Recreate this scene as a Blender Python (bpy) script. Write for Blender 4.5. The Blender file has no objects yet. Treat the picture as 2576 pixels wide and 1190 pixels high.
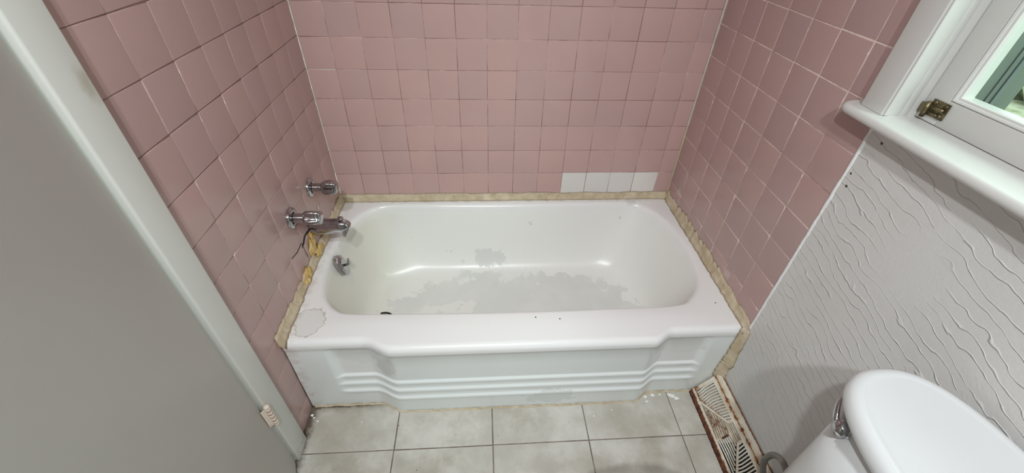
import bpy, math, random
from math import sin, cos, pi, sqrt, hypot, radians
from mathutils import Vector, Matrix

random.seed(7)
scene = bpy.context.scene
COL = scene.collection
W = 1.4938          # width of the alcove
RIM = 0.368         # height of the tub rim
T = 0.11            # wall tile pitch

# ------------------------------------------------------------------ node helpers
class N:
    """tiny wrapper round a material node tree"""
    def __init__(self, name):
        self.m = bpy.data.materials.new(name)
        self.m.use_nodes = True
        self.t = self.m.node_tree
        self.t.nodes.clear()
        self.out = self.t.nodes.new('ShaderNodeOutputMaterial')
        self._co = None
        self._nz = {}
    def node(self, typ, **kw):
        n = self.t.nodes.new(typ)
        for k, v in kw.items():
            setattr(n, k, v)
        return n
    def link(self, a, b):
        self.t.links.new(a, b)
    def put(self, sock, v):
        if v is None:
            return
        if isinstance(v, bpy.types.NodeSocket):
            self.link(v, sock)
        elif isinstance(v, (tuple, list)) and len(v) == 3 and sock.type == 'RGBA':
            sock.default_value = (*v, 1)
        else:
            sock.default_value = v
    def co(self):
        if self._co is None:
            self._co = self.node('ShaderNodeNewGeometry').outputs['Position']
        return self._co
    def xyz(self, v=None):
        s = self.node('ShaderNodeSeparateXYZ')
        self.put(s.inputs[0], v or self.co())
        return s.outputs
    def comb(self, x, y, z):
        c = self.node('ShaderNodeCombineXYZ')
        for i, v in enumerate((x, y, z)):
            self.put(c.inputs[i], v)
        return c.outputs[0]
    def math(self, op, a, b=None, c=None, clamp=False):
        n = self.node('ShaderNodeMath', operation=op, use_clamp=clamp)
        for i, v in enumerate((a, b, c)):
            self.put(n.inputs[i], v)
        return n.outputs[0]
    def vmath(self, op, a, b=None, s=None):
        n = self.node('ShaderNodeVectorMath', operation=op)
        self.put(n.inputs[0], a)
        if b is not None:
            self.put(n.inputs[1], b)
        if s is not None:
            self.put(n.inputs['Scale'], s)
        return n.outputs['Value'] if op in ('LENGTH', 'DISTANCE', 'DOT_PRODUCT') else n.outputs['Vector']
    def noise(self, scale, detail=3, rough=.55, vec=None, dist=0, color=False):
        n = self.node('ShaderNodeTexNoise')
        n.inputs['Scale'].default_value = scale
        n.inputs['Detail'].default_value = detail
        n.inputs['Roughness'].default_value = rough
        n.inputs['Distortion'].default_value = dist
        self.put(n.inputs['Vector'], vec or self.co())
        return n.outputs['Color' if color else 'Fac']
    def voronoi(self, scale, feature='F1', vec=None, rnd=1):
        n = self.node('ShaderNodeTexVoronoi', feature=feature)
        n.inputs['Scale'].default_value = scale
        n.inputs['Randomness'].default_value = rnd
        self.put(n.inputs['Vector'], vec or self.co())
        return n.outputs['Distance']
    def step(self, v, lo, hi, a=0.0, b=1.0):
        n = self.node('ShaderNodeMapRange', interpolation_type='SMOOTHSTEP')
        self.put(n.inputs['Value'], v)
        n.inputs['From Min'].default_value = lo
        n.inputs['From Max'].default_value = hi
        n.inputs['To Min'].default_value = a
        n.inputs['To Max'].default_value = b
        return n.outputs[0]
    def mix(self, f, a, b):
        n = self.node('ShaderNodeMix', data_type='RGBA')
        self.put(n.inputs[0], f)
        self.put(n.inputs[6], a)
        self.put(n.inputs[7], b)
        return n.outputs[2]
    def blob(self, c, r, edge=.15, nz=.5, nscale=30, sc=(1, 1, 1)):
        """1 inside an irregular blob of radius r round c (metres)"""
        d = self.vmath('SUBTRACT', self.co(), tuple(c))
        d = self.vmath('MULTIPLY', d, tuple(sc))
        d = self.vmath('LENGTH', d)
        ns = min((10, 26, 55, 200), key=lambda q: abs(math.log(q / nscale)))     # few shared noises keep the shader light
        if ns not in self._nz:
            self._nz[ns] = self.math('SUBTRACT', self.noise(ns, 3, .62), .5)
        d = self.math('MULTIPLY_ADD', self._nz[ns], nz * r * 2.2, d)
        return self.step(d, r, r * (1 - edge), 0, 1)
    def bump(self, h, strength=.3, dist=.002, normal=None):
        n = self.node('ShaderNodeBump')
        n.inputs['Strength'].default_value = strength
        n.inputs['Distance'].default_value = dist
        self.put(n.inputs['Height'], h)
        if normal is not None:
            self.put(n.inputs['Normal'], normal)
        return n.outputs[0]
    def bsdf(self, color, rough=.5, metal=0.0, normal=None, spec=.5, coat=0.0, coat_rough=.05):
        b = self.node('ShaderNodeBsdfPrincipled')
        self.put(b.inputs['Base Color'], color)
        self.put(b.inputs['Roughness'], rough)
        self.put(b.inputs['Metallic'], metal)
        self.put(b.inputs['Specular IOR Level'], spec)
        self.put(b.inputs['Coat Weight'], coat)
        b.inputs['Coat Roughness'].default_value = coat_rough
        if normal is not None:
            self.put(b.inputs['Normal'], normal)
        self.link(b.outputs[0], self.out.inputs[0])
        return self.m

def srgb(r, g, b):
    def f(c):
        c /= 255
        return c / 12.92 if c <= .04045 else ((c + .055) / 1.055) ** 2.4
    return (f(r), f(g), f(b))

# ------------------------------------------------------------------ materials
def mat_tile(name, col_a, col_b, smears=False):
    n = N(name)
    at = n.node('ShaderNodeAttribute', attribute_name='tint')
    f = at.outputs['Fac']
    c = n.mix(f, col_a, col_b)
    if smears:
        k = n.math('MAXIMUM', n.blob((W, -.105, .462), .026, .6, .9, 55), n.blob((W, -.585, .432), .022, .6, .9, 55, (1, .8, 1)))
        c = n.mix(n.math('MULTIPLY', k, .6), c, srgb(205, 188, 182))
    c = n.mix(n.step(n.noise(5, 3), .35, .75, 0, .35), c, tuple(x * .9 for x in col_b))
    return n.bsdf(c, .22, spec=.5)

def mat_grout(name, pale, dark, bias=.5, level=None):
    n = N(name)
    f = n.step(n.noise(4.5, 4, .65), bias - .12, bias + .12, 0, 1)
    if level is not None:  # painted shade: level joints darkened as if lit from above, more so higher up
        z = n.xyz()[2]
        q = n.math('FRACT', n.math('MULTIPLY_ADD', z, 1 / T, .5 - level / T))
        q = n.step(n.math('ABSOLUTE', n.math('SUBTRACT', q, .5)), .022, .016, 0, 1)
        q = n.math('MULTIPLY', q, n.step(z, .62, .95, .25, .95))
        f = n.math('MAXIMUM', f, q)
    c = n.mix(f, pale, dark)
    c = n.mix(n.step(n.noise(60, 3), .4, .8, 0, .5), c, tuple(x * .72 for x in dark))
    return n.bsdf(c, .85, normal=n.bump(n.noise(250, 3), .3, .001))

PINK_A, PINK_B = srgb(200, 165, 160), srgb(193, 162, 159)
M = {}
M['tile'] = mat_tile('pink_glazed_tile', PINK_A, PINK_B)
M['tile_shaded'] = mat_tile('pink_tile_shaded', srgb(186, 154, 149), srgb(178, 149, 147), True)  # darker copy of the pink tile, dimness of the side walls put into colour
M['white_tile'] = mat_tile('white_glazed_tile', srgb(228, 224, 220), srgb(219, 216, 213))
M['grout'] = mat_grout('tile_grout', srgb(206, 176, 170), srgb(152, 119, 113), .47)
M['grout_pale'] = mat_grout('pale_tile_grout', srgb(230, 210, 202), srgb(180, 148, 140), .60)
n = N('grout_white'); M['grout_left_shaded'] = mat_grout('left_grout_row_shade', srgb(218, 196, 188), srgb(128, 100, 94), .6, .4014); M['grout_white'] = n.bsdf(srgb(215, 208, 200), .8)

def mat_paint(name, col, rough=.45, dirt=.12, dirtcol=(120, 112, 96), bump=.12, scale=4):
    n = N(name)
    d = n.step(n.noise(scale, 5, .65), .52, .85, 0, dirt)
    c = n.mix(d, srgb(*col), srgb(*dirtcol))
    return n.bsdf(c, rough, normal=n.bump(n.noise(120, 2, .5), bump, .0015) if bump else None)
M['paint_white'] = mat_paint('white_wall_paint', (222, 219, 214), bump=0)
M['paint_back'] = mat_paint('beige_wall_paint', (196, 192, 186), bump=0)
M['ceiling'] = mat_paint('ceiling_paint', (232, 230, 226), bump=0)
M['door'] = mat_paint('grey_door_paint', (187, 184, 179), .38, .10, (150, 144, 130), .06)

def mat_casing():
    n = N('glossy_trim_paint')
    x, y, z = n.xyz()
    c = n.mix(n.step(n.noise(5, 5, .65), .5, .85, 0, .16), srgb(212, 213, 207), srgb(182, 177, 164))
    stain = n.blob((.02, -.905, 1.21), .035, .9, .6, 30, (1, 1.6, .8))
    c = n.mix(n.math('MULTIPLY', stain, .5), c, srgb(150, 138, 106))
    low = n.math('MULTIPLY', n.step(z, .09, .0, 0, 1), n.step(n.noise(40, 4), .4, .6))
    c = n.mix(n.math('MULTIPLY', low, .3), c, srgb(120, 105, 90))
    return n.bsdf(c, .33, normal=n.bump(n.noise(45, 3), .07, .001))
M['casing'] = mat_casing()

def mat_window_paint():
    n = N('window_paint')
    c = n.mix(n.step(n.noise(16, 5, .7), .55, .8, 0, .22), srgb(207, 205, 202), srgb(170, 163, 154))
    sc = n.step(n.noise(90, 4, .7, vec=n.vmath('MULTIPLY', n.co(), (1, .25, 1))), .70, .76, 0, .45)
    near = n.math('SUBTRACT', 1, n.step(n.vmath('DISTANCE', n.co(), (1.53, -.86, 1.13)), .05, .16, 0, 1))
    c = n.mix(n.math('MULTIPLY', sc, near), c, srgb(95, 84, 76))
    return n.bsdf(c, .36, normal=n.bump(n.noise(45, 3), .1, .001))
M['window_paint'] = mat_window_paint()

def mat_plaster():
    n = N('combed_plaster')
    x, y, z = n.xyz()
    big = n.noise(3.2, 2, .5)
    # long wavy trowel ridges running almost level, dropping toward the door end
    u = n.math('MULTIPLY_ADD', y, .97, n.math('MULTIPLY', z, .24))
    v = n.math('MULTIPLY_ADD', z, .97, n.math('MULTIPLY', y, -.24))
    p = n.comb(n.math('MULTIPLY', u, 8.0), n.math('MULTIPLY', v, 17), 0)
    wob = n.noise(1.5, 2, .5, vec=p)
    wob2 = n.noise(16, 2, .5)
    ph = n.math('MULTIPLY', v, 40)
    ph = n.math('MULTIPLY_ADD', wob, 1.9, ph)
    ph = n.math('MULTIPLY_ADD', wob2, .7, ph)
    fr = n.math('FRACT', ph)
    d = n.math('ABSOLUTE', n.math('SUBTRACT', fr, .5))
    line = n.step(d, .085, .0, 0, 1)
    gap = n.step(n.noise(1.3, 3, .6, vec=n.vmath('ADD', p, (9, 3, 1))), .36, .48, 0, 1)
    line = n.math('MULTIPLY', line, gap)
    smooth = n.step(n.vmath('DISTANCE', n.co(), (W, -1.04, .89)), .05, .14, 0, 1)
    line = n.math('MULTIPLY', line, smooth)
    low = n.step(z, .28, .5, .35, 1)
    line = n.math('MULTIPLY', line, low)
    fine = n.math('MULTIPLY', n.noise(140, 4, .7), .34)
    h = n.math('ADD', line, fine)
    h = n.math('MULTIPLY_ADD', n.noise(22, 3), .30, h)
    c = n.mix(n.step(big, .4, .72, 0, .35), srgb(213, 211, 209), srgb(198, 195, 191))
    c = n.mix(n.step(n.noise(9, 4, .6), .55, .8, 0, .14), c, srgb(176, 165, 142))
    hole = n.math('MAXIMUM', n.blob((W, -.80, .975), .0035, .4, .2), n.blob((W, -.808, .945), .0045, .4, .2))
    hole = n.math('MAXIMUM', hole, n.blob((W, -.826, 1.065), .004, .4, .4, 200))
    c = n.mix(hole, c, srgb(70, 62, 56))
    return n.bsdf(c, .5, normal=n.bump(h, .5, .004))
M['plaster'] = mat_plaster()

def mat_floor():
    n = N('stone_floor_tile')
    at = n.node('ShaderNodeAttribute', attribute_name='tint')
    x, y, z = n.xyz()
    base = n.mix(n.step(n.noise(7, 6, .68), .36, .66), srgb(188, 183, 174), srgb(210, 206, 199))
    base = n.mix(n.math('MULTIPLY', at.outputs['Fac'], .12), base, srgb(190, 186, 174))
    base = n.mix(n.step(n.noise(38, 5, .7), .53, .72, 0, .4), base, srgb(182, 178, 168))
    st = n.step(n.noise(4.1, 5, .65, vec=n.vmath('ADD', n.co(), (3.1, 1.7, 0))), .50, .70, 0, .6)
    base = n.mix(st, base, srgb(160, 151, 135))
    # grime along the tub, in the corner by the casing and in front
    for c, r, a in (((.12, -.86, 0), .16, .42), ((.62, -1.16, 0), .14, .40), ((.95, -1.12, 0), .17, .40),
                    ((.20, -1.06, 0), .16, .34), ((1.12, -.86, 0), .10, .34), ((1.36, -1.0, 0), .12, .25)):
        b = n.blob(c, r, .9, .8, 9)
        base = n.mix(n.math('MULTIPLY', b, a), base, srgb(146, 136, 119))
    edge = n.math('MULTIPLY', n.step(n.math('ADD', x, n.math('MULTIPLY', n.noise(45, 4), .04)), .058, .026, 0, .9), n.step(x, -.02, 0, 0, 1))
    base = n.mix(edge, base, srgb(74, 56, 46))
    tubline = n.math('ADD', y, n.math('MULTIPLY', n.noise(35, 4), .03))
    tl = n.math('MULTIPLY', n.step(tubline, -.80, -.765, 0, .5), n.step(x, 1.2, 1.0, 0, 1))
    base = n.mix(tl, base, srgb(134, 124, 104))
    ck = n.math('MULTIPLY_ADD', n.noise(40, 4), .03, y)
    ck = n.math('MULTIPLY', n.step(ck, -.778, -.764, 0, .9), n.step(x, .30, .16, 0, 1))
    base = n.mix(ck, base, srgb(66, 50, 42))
    speck = n.step(n.voronoi(26), .06, .045, 0, 1)
    sm = n.math('MULTIPLY', speck, n.step(n.noise(6, 2), .5, .6, 0, .75))
    base = n.mix(sm, base, srgb(60, 50, 42))
    rough = n.step(n.noise(12, 3), .3, .7, .32, .5)
    return n.bsdf(base, rough, normal=n.bump(n.noise(30, 4, .6), .15, .0015))
M['floor'] = mat_floor()
n = N('floor_grout')
c = n.mix(n.step(n.noise(20, 4), .4, .6), srgb(136, 126, 118), srgb(112, 100, 92))
M['floor_grout'] = n.bsdf(c, .9)

def mat_enamel():
    n = N('worn_white_enamel')
    x, y, z = n.xyz()
    white = srgb(236, 235, 235)
    inner = srgb(233, 233, 229)
    # reglazed shell is a touch pinker on the rim, creamier in the well
    well = n.math('MULTIPLY', n.step(z, RIM - .002, RIM - .05, 0, 1), n.step(y, -.70, -.68, 0, 1))
    c = n.mix(well, white, inner)
    apron = n.step(y, -.752, -.772, 0, 1)
    c = n.mix(n.math('MULTIPLY', apron, n.step(z, RIM - .03, RIM - .045, 0, 1)), c, srgb(229, 233, 232))
    # yellowing towards the tap end of the well
    tap = n.math('MULTIPLY', well, n.step(x, .32, .1, 0, .55))
    c = n.mix(tap, c, srgb(205, 199, 184))
    peel = None
    def add(b):
        nonlocal peel
        peel = b if peel is None else n.math('MAXIMUM', peel, b)
    # well floor, finish worn off
    fl = n.step(z, .105, .075, 0, 1)
    nz = n.noise(11, 6, .68)
    lim = n.math('MULTIPLY_ADD', nz, .16, n.math('MULTIPLY', z, 1.2))
    d = n.vmath('MULTIPLY', n.vmath('SUBTRACT', n.co(), (.76, -.45, .06)), (.60, 1.12, 0))
    d = n.vmath('LENGTH', d)
    d = n.math('MULTIPLY_ADD', n.math('SUBTRACT', nz, .5), .42, d)
    wear = n.step(n.noise(5.5, 5, .62, vec=n.vmath('ADD', n.co(), (2, 5, 1))), .60, .585, 0, 1)
    add(n.math('MULTIPLY', n.math('MULTIPLY', n.step(d, .335, .326, 0, 1), fl), n.math('MULTIPLY_ADD', wear, .75, .25)))
    for cc, r, nsx in (((.635, -.125, .115), .050, 34), ((.70, -.13, .118), .038, 40), ((.183, -.13, .075), .032, 36),
                   ((.477, -.115, .15), .010, 60), ((.455, -.112, .155), .008, 60), ((.53, -.125, .10), .012, 50), ((.27, -.13, .085), .011, 50),
                   ((.60, -.11, .145), .016, 50), ((.085, -.36, .30), .052, 30), ((.09, -.35, .23), .03, 40), ((.075, -.27, .34), .035, 36),
                   ((1.318, -.03, .366), .022, 40), ((1.27, -.07, .30), .009, 60), ((.85, -.075, .28), .012, 50), ((.33, -.09, .24), .006, 60),
                   ((.37, -.09, .26), .006, 60), ((.30, -.09, .22), .006, 60), ((.89, -.662, .368), .011, 60)):
        add(n.blob(cc, r, .12, .75, nsx))
    grey = n.mix(n.step(n.noise(6, 3), .4, .65), srgb(204, 206, 203), srgb(214, 215, 211))
    c = n.mix(n.math('MULTIPLY', peel, .58), c, grey)
    # old finish showing on the front left corner and on the apron
    corner = n.blob((.062, -.690, .368), .055, .08, .45, 26, (1.15, .95, 1))
    c = n.mix(n.math('MULTIPLY', corner, .45), c, srgb(212, 211, 208))
    ring = n.math('SUBTRACT', n.blob((.062, -.690, .368), .058, .06, .45, 26, (1.15, .95, 1)), corner, clamp=True)
    c = n.mix(n.math('MULTIPLY', ring, .6), c, srgb(158, 142, 124))
    ap = n.blob((.215, -.77, .30), .085, .07, .6, 14, (1, .4, 1.25))
    ap = n.math('MAXIMUM', ap, n.blob((.30, -.79, .25), .05, .1, .7, 20, (1.4, .4, .8)))
    ap = n.math('MAXIMUM', ap, n.blob((1.30, -.78, .27), .07, .07, .7, 16, (.8, .4, 1.3)))
    ap = n.math('MAXIMUM', ap, n.blob((.86, -.80, .06), .05, .08, .9, 22, (.6, .4, 1.2)))
    c = n.mix(n.math('MULTIPLY', n.math('MULTIPLY', ap, n.math('MULTIPLY', apron, n.step(z, RIM - .022, RIM - .034, 0, 1))), .5), c, srgb(203, 207, 203))
    # grime where the shell meets the caulk and the floor
    rim = n.math('MULTIPLY', n.math('MAXIMUM', n.step(y, -.035, -.012, 0, 1), n.step(x, .05, .02, 0, 1)), n.step(n.noise(30, 4), .42, .62))
    c = n.mix(n.math('MULTIPLY', rim, .35), c, srgb(190, 168, 160))
    base = n.math('MULTIPLY', n.step(z, .02, .0, 0, .6), n.step(n.noise(40, 4), .35, .6))
    c = n.mix(n.math('MULTIPLY', base, apron), c, srgb(160, 146, 118))
    # chips: small dark specks
    for p in ((.80, -.70, RIM), (.88, -.71, RIM), (.40, -.245, .06), (1.36, -.50, .27), (1.44, -.66, RIM), (1.13, -.15, .08), (1.18, -.40, .06)):
        c = n.mix(n.blob(p, .0032, .4, .4, 200), c, srgb(60, 52, 48))
    h = n.noise(22, 2)
    rough = n.math('MULTIPLY_ADD', peel, .15, n.math('MULTIPLY_ADD', well, .12, .2))
    return n.bsdf(c, rough, normal=n.bump(h, .12, .0012), spec=.5)
M['enamel'] = mat_enamel()

n = N('porcelain'); M['porcelain'] = n.bsdf(srgb(221, 223, 224), .18, normal=n.bump(n.noise(7, 2), .04, .002))
n = N('toilet_plastic'); M['plastic'] = n.bsdf(srgb(238, 239, 240), .25)

def mat_chrome():
    n = N('chrome')
    f = n.step(n.noise(60, 4, .65), .5, .8, 0, 1)
    c = n.mix(f, srgb(182, 182, 185), srgb(146, 143, 141))
    return n.bsdf(c, n.math('MULTIPLY_ADD', f, .14, .07), 1.0)
M['chrome'] = mat_chrome()

def mat_caulk():
    n = N('aged_caulk')
    c = n.mix(n.step(n.noise(24, 5, .7), .35, .68), srgb(208, 193, 168), srgb(184, 167, 138))
    c = n.mix(n.step(n.noise(70, 4, .7), .6, .76, 0, .4), c, srgb(150, 128, 98))
    c = n.mix(n.step(n.noise(9, 3), .58, .75, 0, .5), c, srgb(224, 214, 196))
    return n.bsdf(c, .75, normal=n.bump(n.noise(70, 5, .7), .6, .004))
M['caulk'] = mat_caulk()
n = N('white_bead'); M['bead'] = n.bsdf(n.mix(n.step(n.noise(50, 4), .55, .75, 0, .4), srgb(232, 232, 232), srgb(196, 186, 176)), .55, normal=n.bump(n.noise(80, 4), .5, .003))
n = N('cream_bead'); M['corner_bead'] = n.bsdf(n.mix(n.step(n.xyz()[2], .62, .8), srgb(196, 178, 150), srgb(203, 192, 180)), .7, normal=n.bump(n.noise(80, 4), .4, .003))
n = N('yellow_foam')
M['foam'] = n.bsdf(n.mix(n.step(n.noise(60, 4), .35, .65), srgb(206, 166, 92), srgb(220, 196, 138)), .8, normal=n.bump(n.noise(90, 5, .7), .8, .004))
n = N('dark_gap'); M['gap'] = n.bsdf(srgb(48, 36, 30), .95)
n = N('drain_dark'); M['drain'] = n.bsdf(srgb(22, 20, 19), .7)

def mat_register():
    n = N('rusted_white_enamel')
    x, y, z = n.xyz()
    white = n.mix(n.step(n.noise(18, 4), .4, .7), srgb(226, 221, 209), srgb(208, 198, 180))
    at = n.node('ShaderNodeAttribute', attribute_name='rust')
    r = at.outputs['Fac']
    nz = n.noise(46, 5, .7)
    k = n.math('MULTIPLY_ADD', nz, .9, n.math('SUBTRACT', r, .73))
    k = n.math('MAXIMUM', n.step(k, .18, .34, 0, 1), n.step(n.noise(20, 5, .72, vec=n.vmath('ADD', n.co(), (5, 2, 1))), .70, .74, 0, 1))
    rust = n.mix(n.step(n.noise(130, 3), .35, .65), srgb(92, 50, 28), srgb(164, 104, 58))
    c = n.mix(k, white, rust)
    halo = n.step(n.math('MULTIPLY_ADD', nz, .9, n.math('SUBTRACT', r, .73)), -.02, .25, 0, .5)
    c = n.mix(n.math('MULTIPLY', halo, n.math('SUBTRACT', 1, k)), c, srgb(198, 160, 110))
    return n.bsdf(c, n.math('MULTIPLY_ADD', k, .45, .35), normal=n.bump(n.math('MULTIPLY_ADD', k, .5, nz), .3, .002))
M['register'] = mat_register()
n = N('rust_dark'); M['rust_dark'] = n.bsdf(n.mix(n.step(n.noise(70, 4), .35, .65), srgb(72, 40, 30), srgb(118, 70, 46)), .9, normal=n.bump(n.noise(120, 4), .6, .003))
n = N('backing_shade_dark'); M['shade_backing'] = n.bsdf(srgb(26, 18, 15), .9)  # near-black colour for the shade behind the register slots
n = N('lit_backing_grey'); M['lit_backing'] = n.bsdf(n.mix(n.step(n.noise(50, 4), .45, .7), srgb(186, 182, 176), srgb(150, 128, 104)), .6)  # pale colour painted for the lit inside of the register
n = N('hose_braid')
w = n.node('ShaderNodeTexWave', wave_type='BANDS'); w.inputs['Scale'].default_value = 120; w.inputs['Distortion'].default_value = 1.5
n.put(w.inputs['Vector'], n.co())
M['hose'] = n.bsdf(n.mix(w.outputs['Fac'], srgb(122, 117, 112), srgb(146, 141, 135)), .5, .2, normal=n.bump(w.outputs['Fac'], .4, .001))
n = N('tarnished_brass')
M['brass'] = n.bsdf(n.mix(n.step(n.noise(90, 4), .35, .65), srgb(86, 76, 56), srgb(128, 116, 88)), .42, .7, normal=n.bump(n.noise(150, 3), .4, .001))
n = N('painted_hinge')
x_, y_, z_ = n.xyz()
M['hinge'] = n.bsdf(n.mix(n.step(n.noise(55, 4, .7), .6, .72, 0, .7), srgb(222, 206, 190), srgb(150, 120, 100)), .45, normal=n.bump(n.noise(90, 3), .4, .002))
n = N('storm_paint'); M['storm'] = n.bsdf(n.mix(n.step(n.noise(7, 4), .4, .7, 0, .5), srgb(98, 108, 102), srgb(84, 96, 91)), .4)
n = N('storm_metal'); M['storm_metal'] = n.bsdf(srgb(104, 118, 122), .4, .3)
n = N('flake'); M['flake'] = n.bsdf(srgb(240, 240, 236), .5)
n = N('hedge'); M['hedge'] = n.bsdf(n.mix(n.step(n.noise(6, 6, .75), .42, .58), srgb(176, 190, 164), srgb(88, 110, 78)), .8)
n = N('yard'); M['yard'] = n.bsdf(n.mix(n.step(n.noise(1.6, 6, .7), .42, .58), srgb(214, 216, 196), srgb(150, 160, 120)), .9)
def mat_glass():
    n = N('window_glass')
    tr = n.node('ShaderNodeBsdfTransparent'); tr.inputs[0].default_value = (.92, .97, .945, 1)
    gl = n.node('ShaderNodeBsdfGlossy'); gl.inputs['Roughness'].default_value = .02
    fr = n.node('ShaderNodeLayerWeight'); fr.inputs[0].default_value = .5
    fac = n.math('MULTIPLY_ADD', n.math('POWER', fr.outputs['Facing'], 5), .93, .045)
    mx = n.node('ShaderNodeMixShader')
    n.link(fac, mx.inputs[0]); n.link(tr.outputs[0], mx.inputs[1]); n.link(gl.outputs[0], mx.inputs[2])
    n.link(mx.outputs[0], n.out.inputs[0])
    return n.m
M['glass'] = mat_glass()

# ------------------------------------------------------------------ mesh helpers
class MB:
    def __init__(self):
        self.v, self.f, self.mi, self.sm, self.at = [], [], [], [], []
    def vert(self, p, a=0.0):
        self.v.append(tuple(p)); self.at.append(a)
        return len(self.v) - 1
    def face(self, ids, mi=0, smooth=False):
        self.f.append(tuple(ids)); self.mi.append(mi); self.sm.append(smooth)
    def quad(self, a, b, c, d, mi=0, smooth=False):
        self.face([self.vert(p) for p in (a, b, c, d)], mi, smooth)
    def box(self, lo, hi, mi=0, bev=0.0, seg=1, a=0.0):
        """axis box with optionally rounded edges (three crossed rounded slabs merged as one shell)"""
        if bev <= 0:
            p = [(x, y, z) for x in (lo[0], hi[0]) for y in (lo[1], hi[1]) for z in (lo[2], hi[2])]
            i = [self.vert(q, a) for q in p]
            for q in ((0, 1, 3, 2), (4, 6, 7, 5), (0, 4, 5, 1), (2, 3, 7, 6), (0, 2, 6, 4), (1, 5, 7, 3)):
                self.face([i[k] for k in q], mi)
            return
        import bmesh
        bm = bmesh.new()
        bmesh.ops.create_cube(bm, size=1)
        for v in bm.verts:
            v.co = Vector(((lo[k] + hi[k]) / 2 + v.co[k] * (hi[k] - lo[k])) for k in range(3))
        bmesh.ops.bevel(bm, geom=bm.edges[:], offset=bev, segments=seg + 1, profile=.5, affect='EDGES', clamp_overlap=True)
        base = len(self.v)
        bm.verts.index_update()
        for v in bm.verts:
            self.vert(v.co, a)
        for f in bm.faces:
            self.face([base + v.index for v in f.verts], mi, True)
        bm.free()
    def loft(self, rings, closed=True, cap0=False, cap1=False, mi=0, smooth=True, a=0.0):
        ids = [[self.vert(p, a) for p in r] for r in rings]
        m = len(ids[0])
        for r in range(len(ids) - 1):
            for k in range(m if closed else m - 1):
                k2 = (k + 1) % m
                self.face((ids[r][k], ids[r][k2], ids[r + 1][k2], ids[r + 1][k]), mi, smooth)
        if cap0:
            self.face(list(reversed(ids[0])), mi, smooth)
        if cap1:
            self.face(ids[-1], mi, smooth)
        return ids
    def tube(self, pts, r, seg=10, caps=True, mi=0, a=0.0):
        pts = [Vector(p) for p in pts]
        rr = r if isinstance(r, (list, tuple)) else [r] * len(pts)
        rings = []
        prev = None
        for i, p in enumerate(pts):
            d = (pts[min(i + 1, len(pts) - 1)] - pts[max(i - 1, 0)]).normalized()
            if prev is None:
                up = Vector((0, 0, 1)) if abs(d.z) < .9 else Vector((0, 1, 0))
                u = d.cross(up).normalized()
            else:
                u = (prev - d * prev.dot(d)).normalized()
            prev = u
            w = d.cross(u)
            rings.append([p + (u * cos(2 * pi * k / seg) + w * sin(2 * pi * k / seg)) * rr[i] for k in range(seg)])
        self.loft(rings, True, caps, caps, mi, True, a)
    def lathe(self, origin, axis, prof, seg=28, mi=0, cap0=False, cap1=True):
        """prof: (distance along axis, radius)"""
        o, ax = Vector(origin), Vector(axis).normalized()
        u = ax.orthogonal().normalized(); w = ax.cross(u)
        rings = [[o + ax * d + (u * cos(2 * pi * k / seg) + w * sin(2 * pi * k / seg)) * r for k in range(seg)] for d, r in prof]
        self.loft(rings, True, cap0, cap1, mi)
    def bar(self, pts, w, h, nrm, mi=0, rust=None, taper=1):
        """flat rectangular strip following pts, width w in the plane square to nrm, height h along -nrm"""
        pts = [Vector(p) for p in pts]; nrm = Vector(nrm).normalized()
        rings = []
        for i, p in enumerate(pts):
            d = (pts[min(i + 1, len(pts) - 1)] - pts[max(i - 1, 0)]).normalized()
            s = d.cross(nrm).normalized() * (w / 2)
            rings.append([p + s, p + s * .8 + nrm * .0006, p - s * .8 + nrm * .0006, p - s, p - s - nrm * h, p + s - nrm * h])
        ids = self.loft(rings, True, True, True, mi, False)
        if rust:
            for i, r in enumerate(ids):
                for k in r:
                    self.at[k] = rust[i] if i < len(rust) else rust[-1]
    def build(self, name, mats, parent=None, attr=None, origin=None, autosmooth=None):
        me = bpy.data.meshes.new(name)
        off = Vector(origin) if origin is not None else Vector((0, 0, 0))
        me.from_pydata([tuple(Vector(p) - off) for p in self.v], [], self.f)
        mats = mats if isinstance(mats, (list, tuple)) else [mats]
        for m in mats:
            me.materials.append(m)
        for p, i, s in zip(me.polygons, self.mi, self.sm):
            p.material_index = i; p.use_smooth = s
        if attr:
            la = me.attributes.new(attr, 'FLOAT', 'POINT')
            la.data.foreach_set('value', self.at)
        me.validate(); me.update()
        import bmesh
        bm = bmesh.new(); bm.from_mesh(me)
        bmesh.ops.recalc_face_normals(bm, faces=bm.faces[:])
        if autosmooth:
            for e in bm.edges:
                if len(e.link_faces) == 2 and e.calc_face_angle(0) > radians(autosmooth):
                    e.smooth = False
        bm.to_mesh(me); bm.free()
        o = bpy.data.objects.new(name, me)
        COL.objects.link(o)
        if origin is not None:
            o.location = off
        if parent is not None:
            o.parent = parent
            o.location = off - Vector(parent.location)
        return o

def empty(name, loc, label, cat, group=None):
    o = bpy.data.objects.new(name, None); COL.objects.link(o)
    o.empty_display_size = .05
    o.location = loc
    tag(o, label, cat, group)
    return o
def tag(o, label, cat, group=None):
    o['label'] = label; o['category'] = cat
    if group:
        o['group'] = group
    return o
def struct(o, label=None):
    o['kind'] = 'structure'
    if label:
        o['label'] = label
    return o
def sm(a, b, x):
    t = max(0.0, min(1.0, (x - a) / (b - a)))
    return t * t * (3 - 2 * t)
def spline(P, n, closed=True):
    out = []
    m = len(P)
    for i in range(m if closed else m - 1):
        p0, p1, p2, p3 = (P[(i + k) % m] if closed else P[max(0, min(m - 1, i + k))] for k in (-1, 0, 1, 2))
        for j in range(n):
            t = j / n
            out.append(tuple(.5 * (2 * b + (c - a) * t + (2 * a - 5 * b + 4 * c - d) * t * t + (3 * b - a - 3 * c + d) * t ** 3)
                             for a, b, c, d in zip(p0, p1, p2, p3)))
    if not closed:
        out.append(tuple(P[-1]))
    return out
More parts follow.
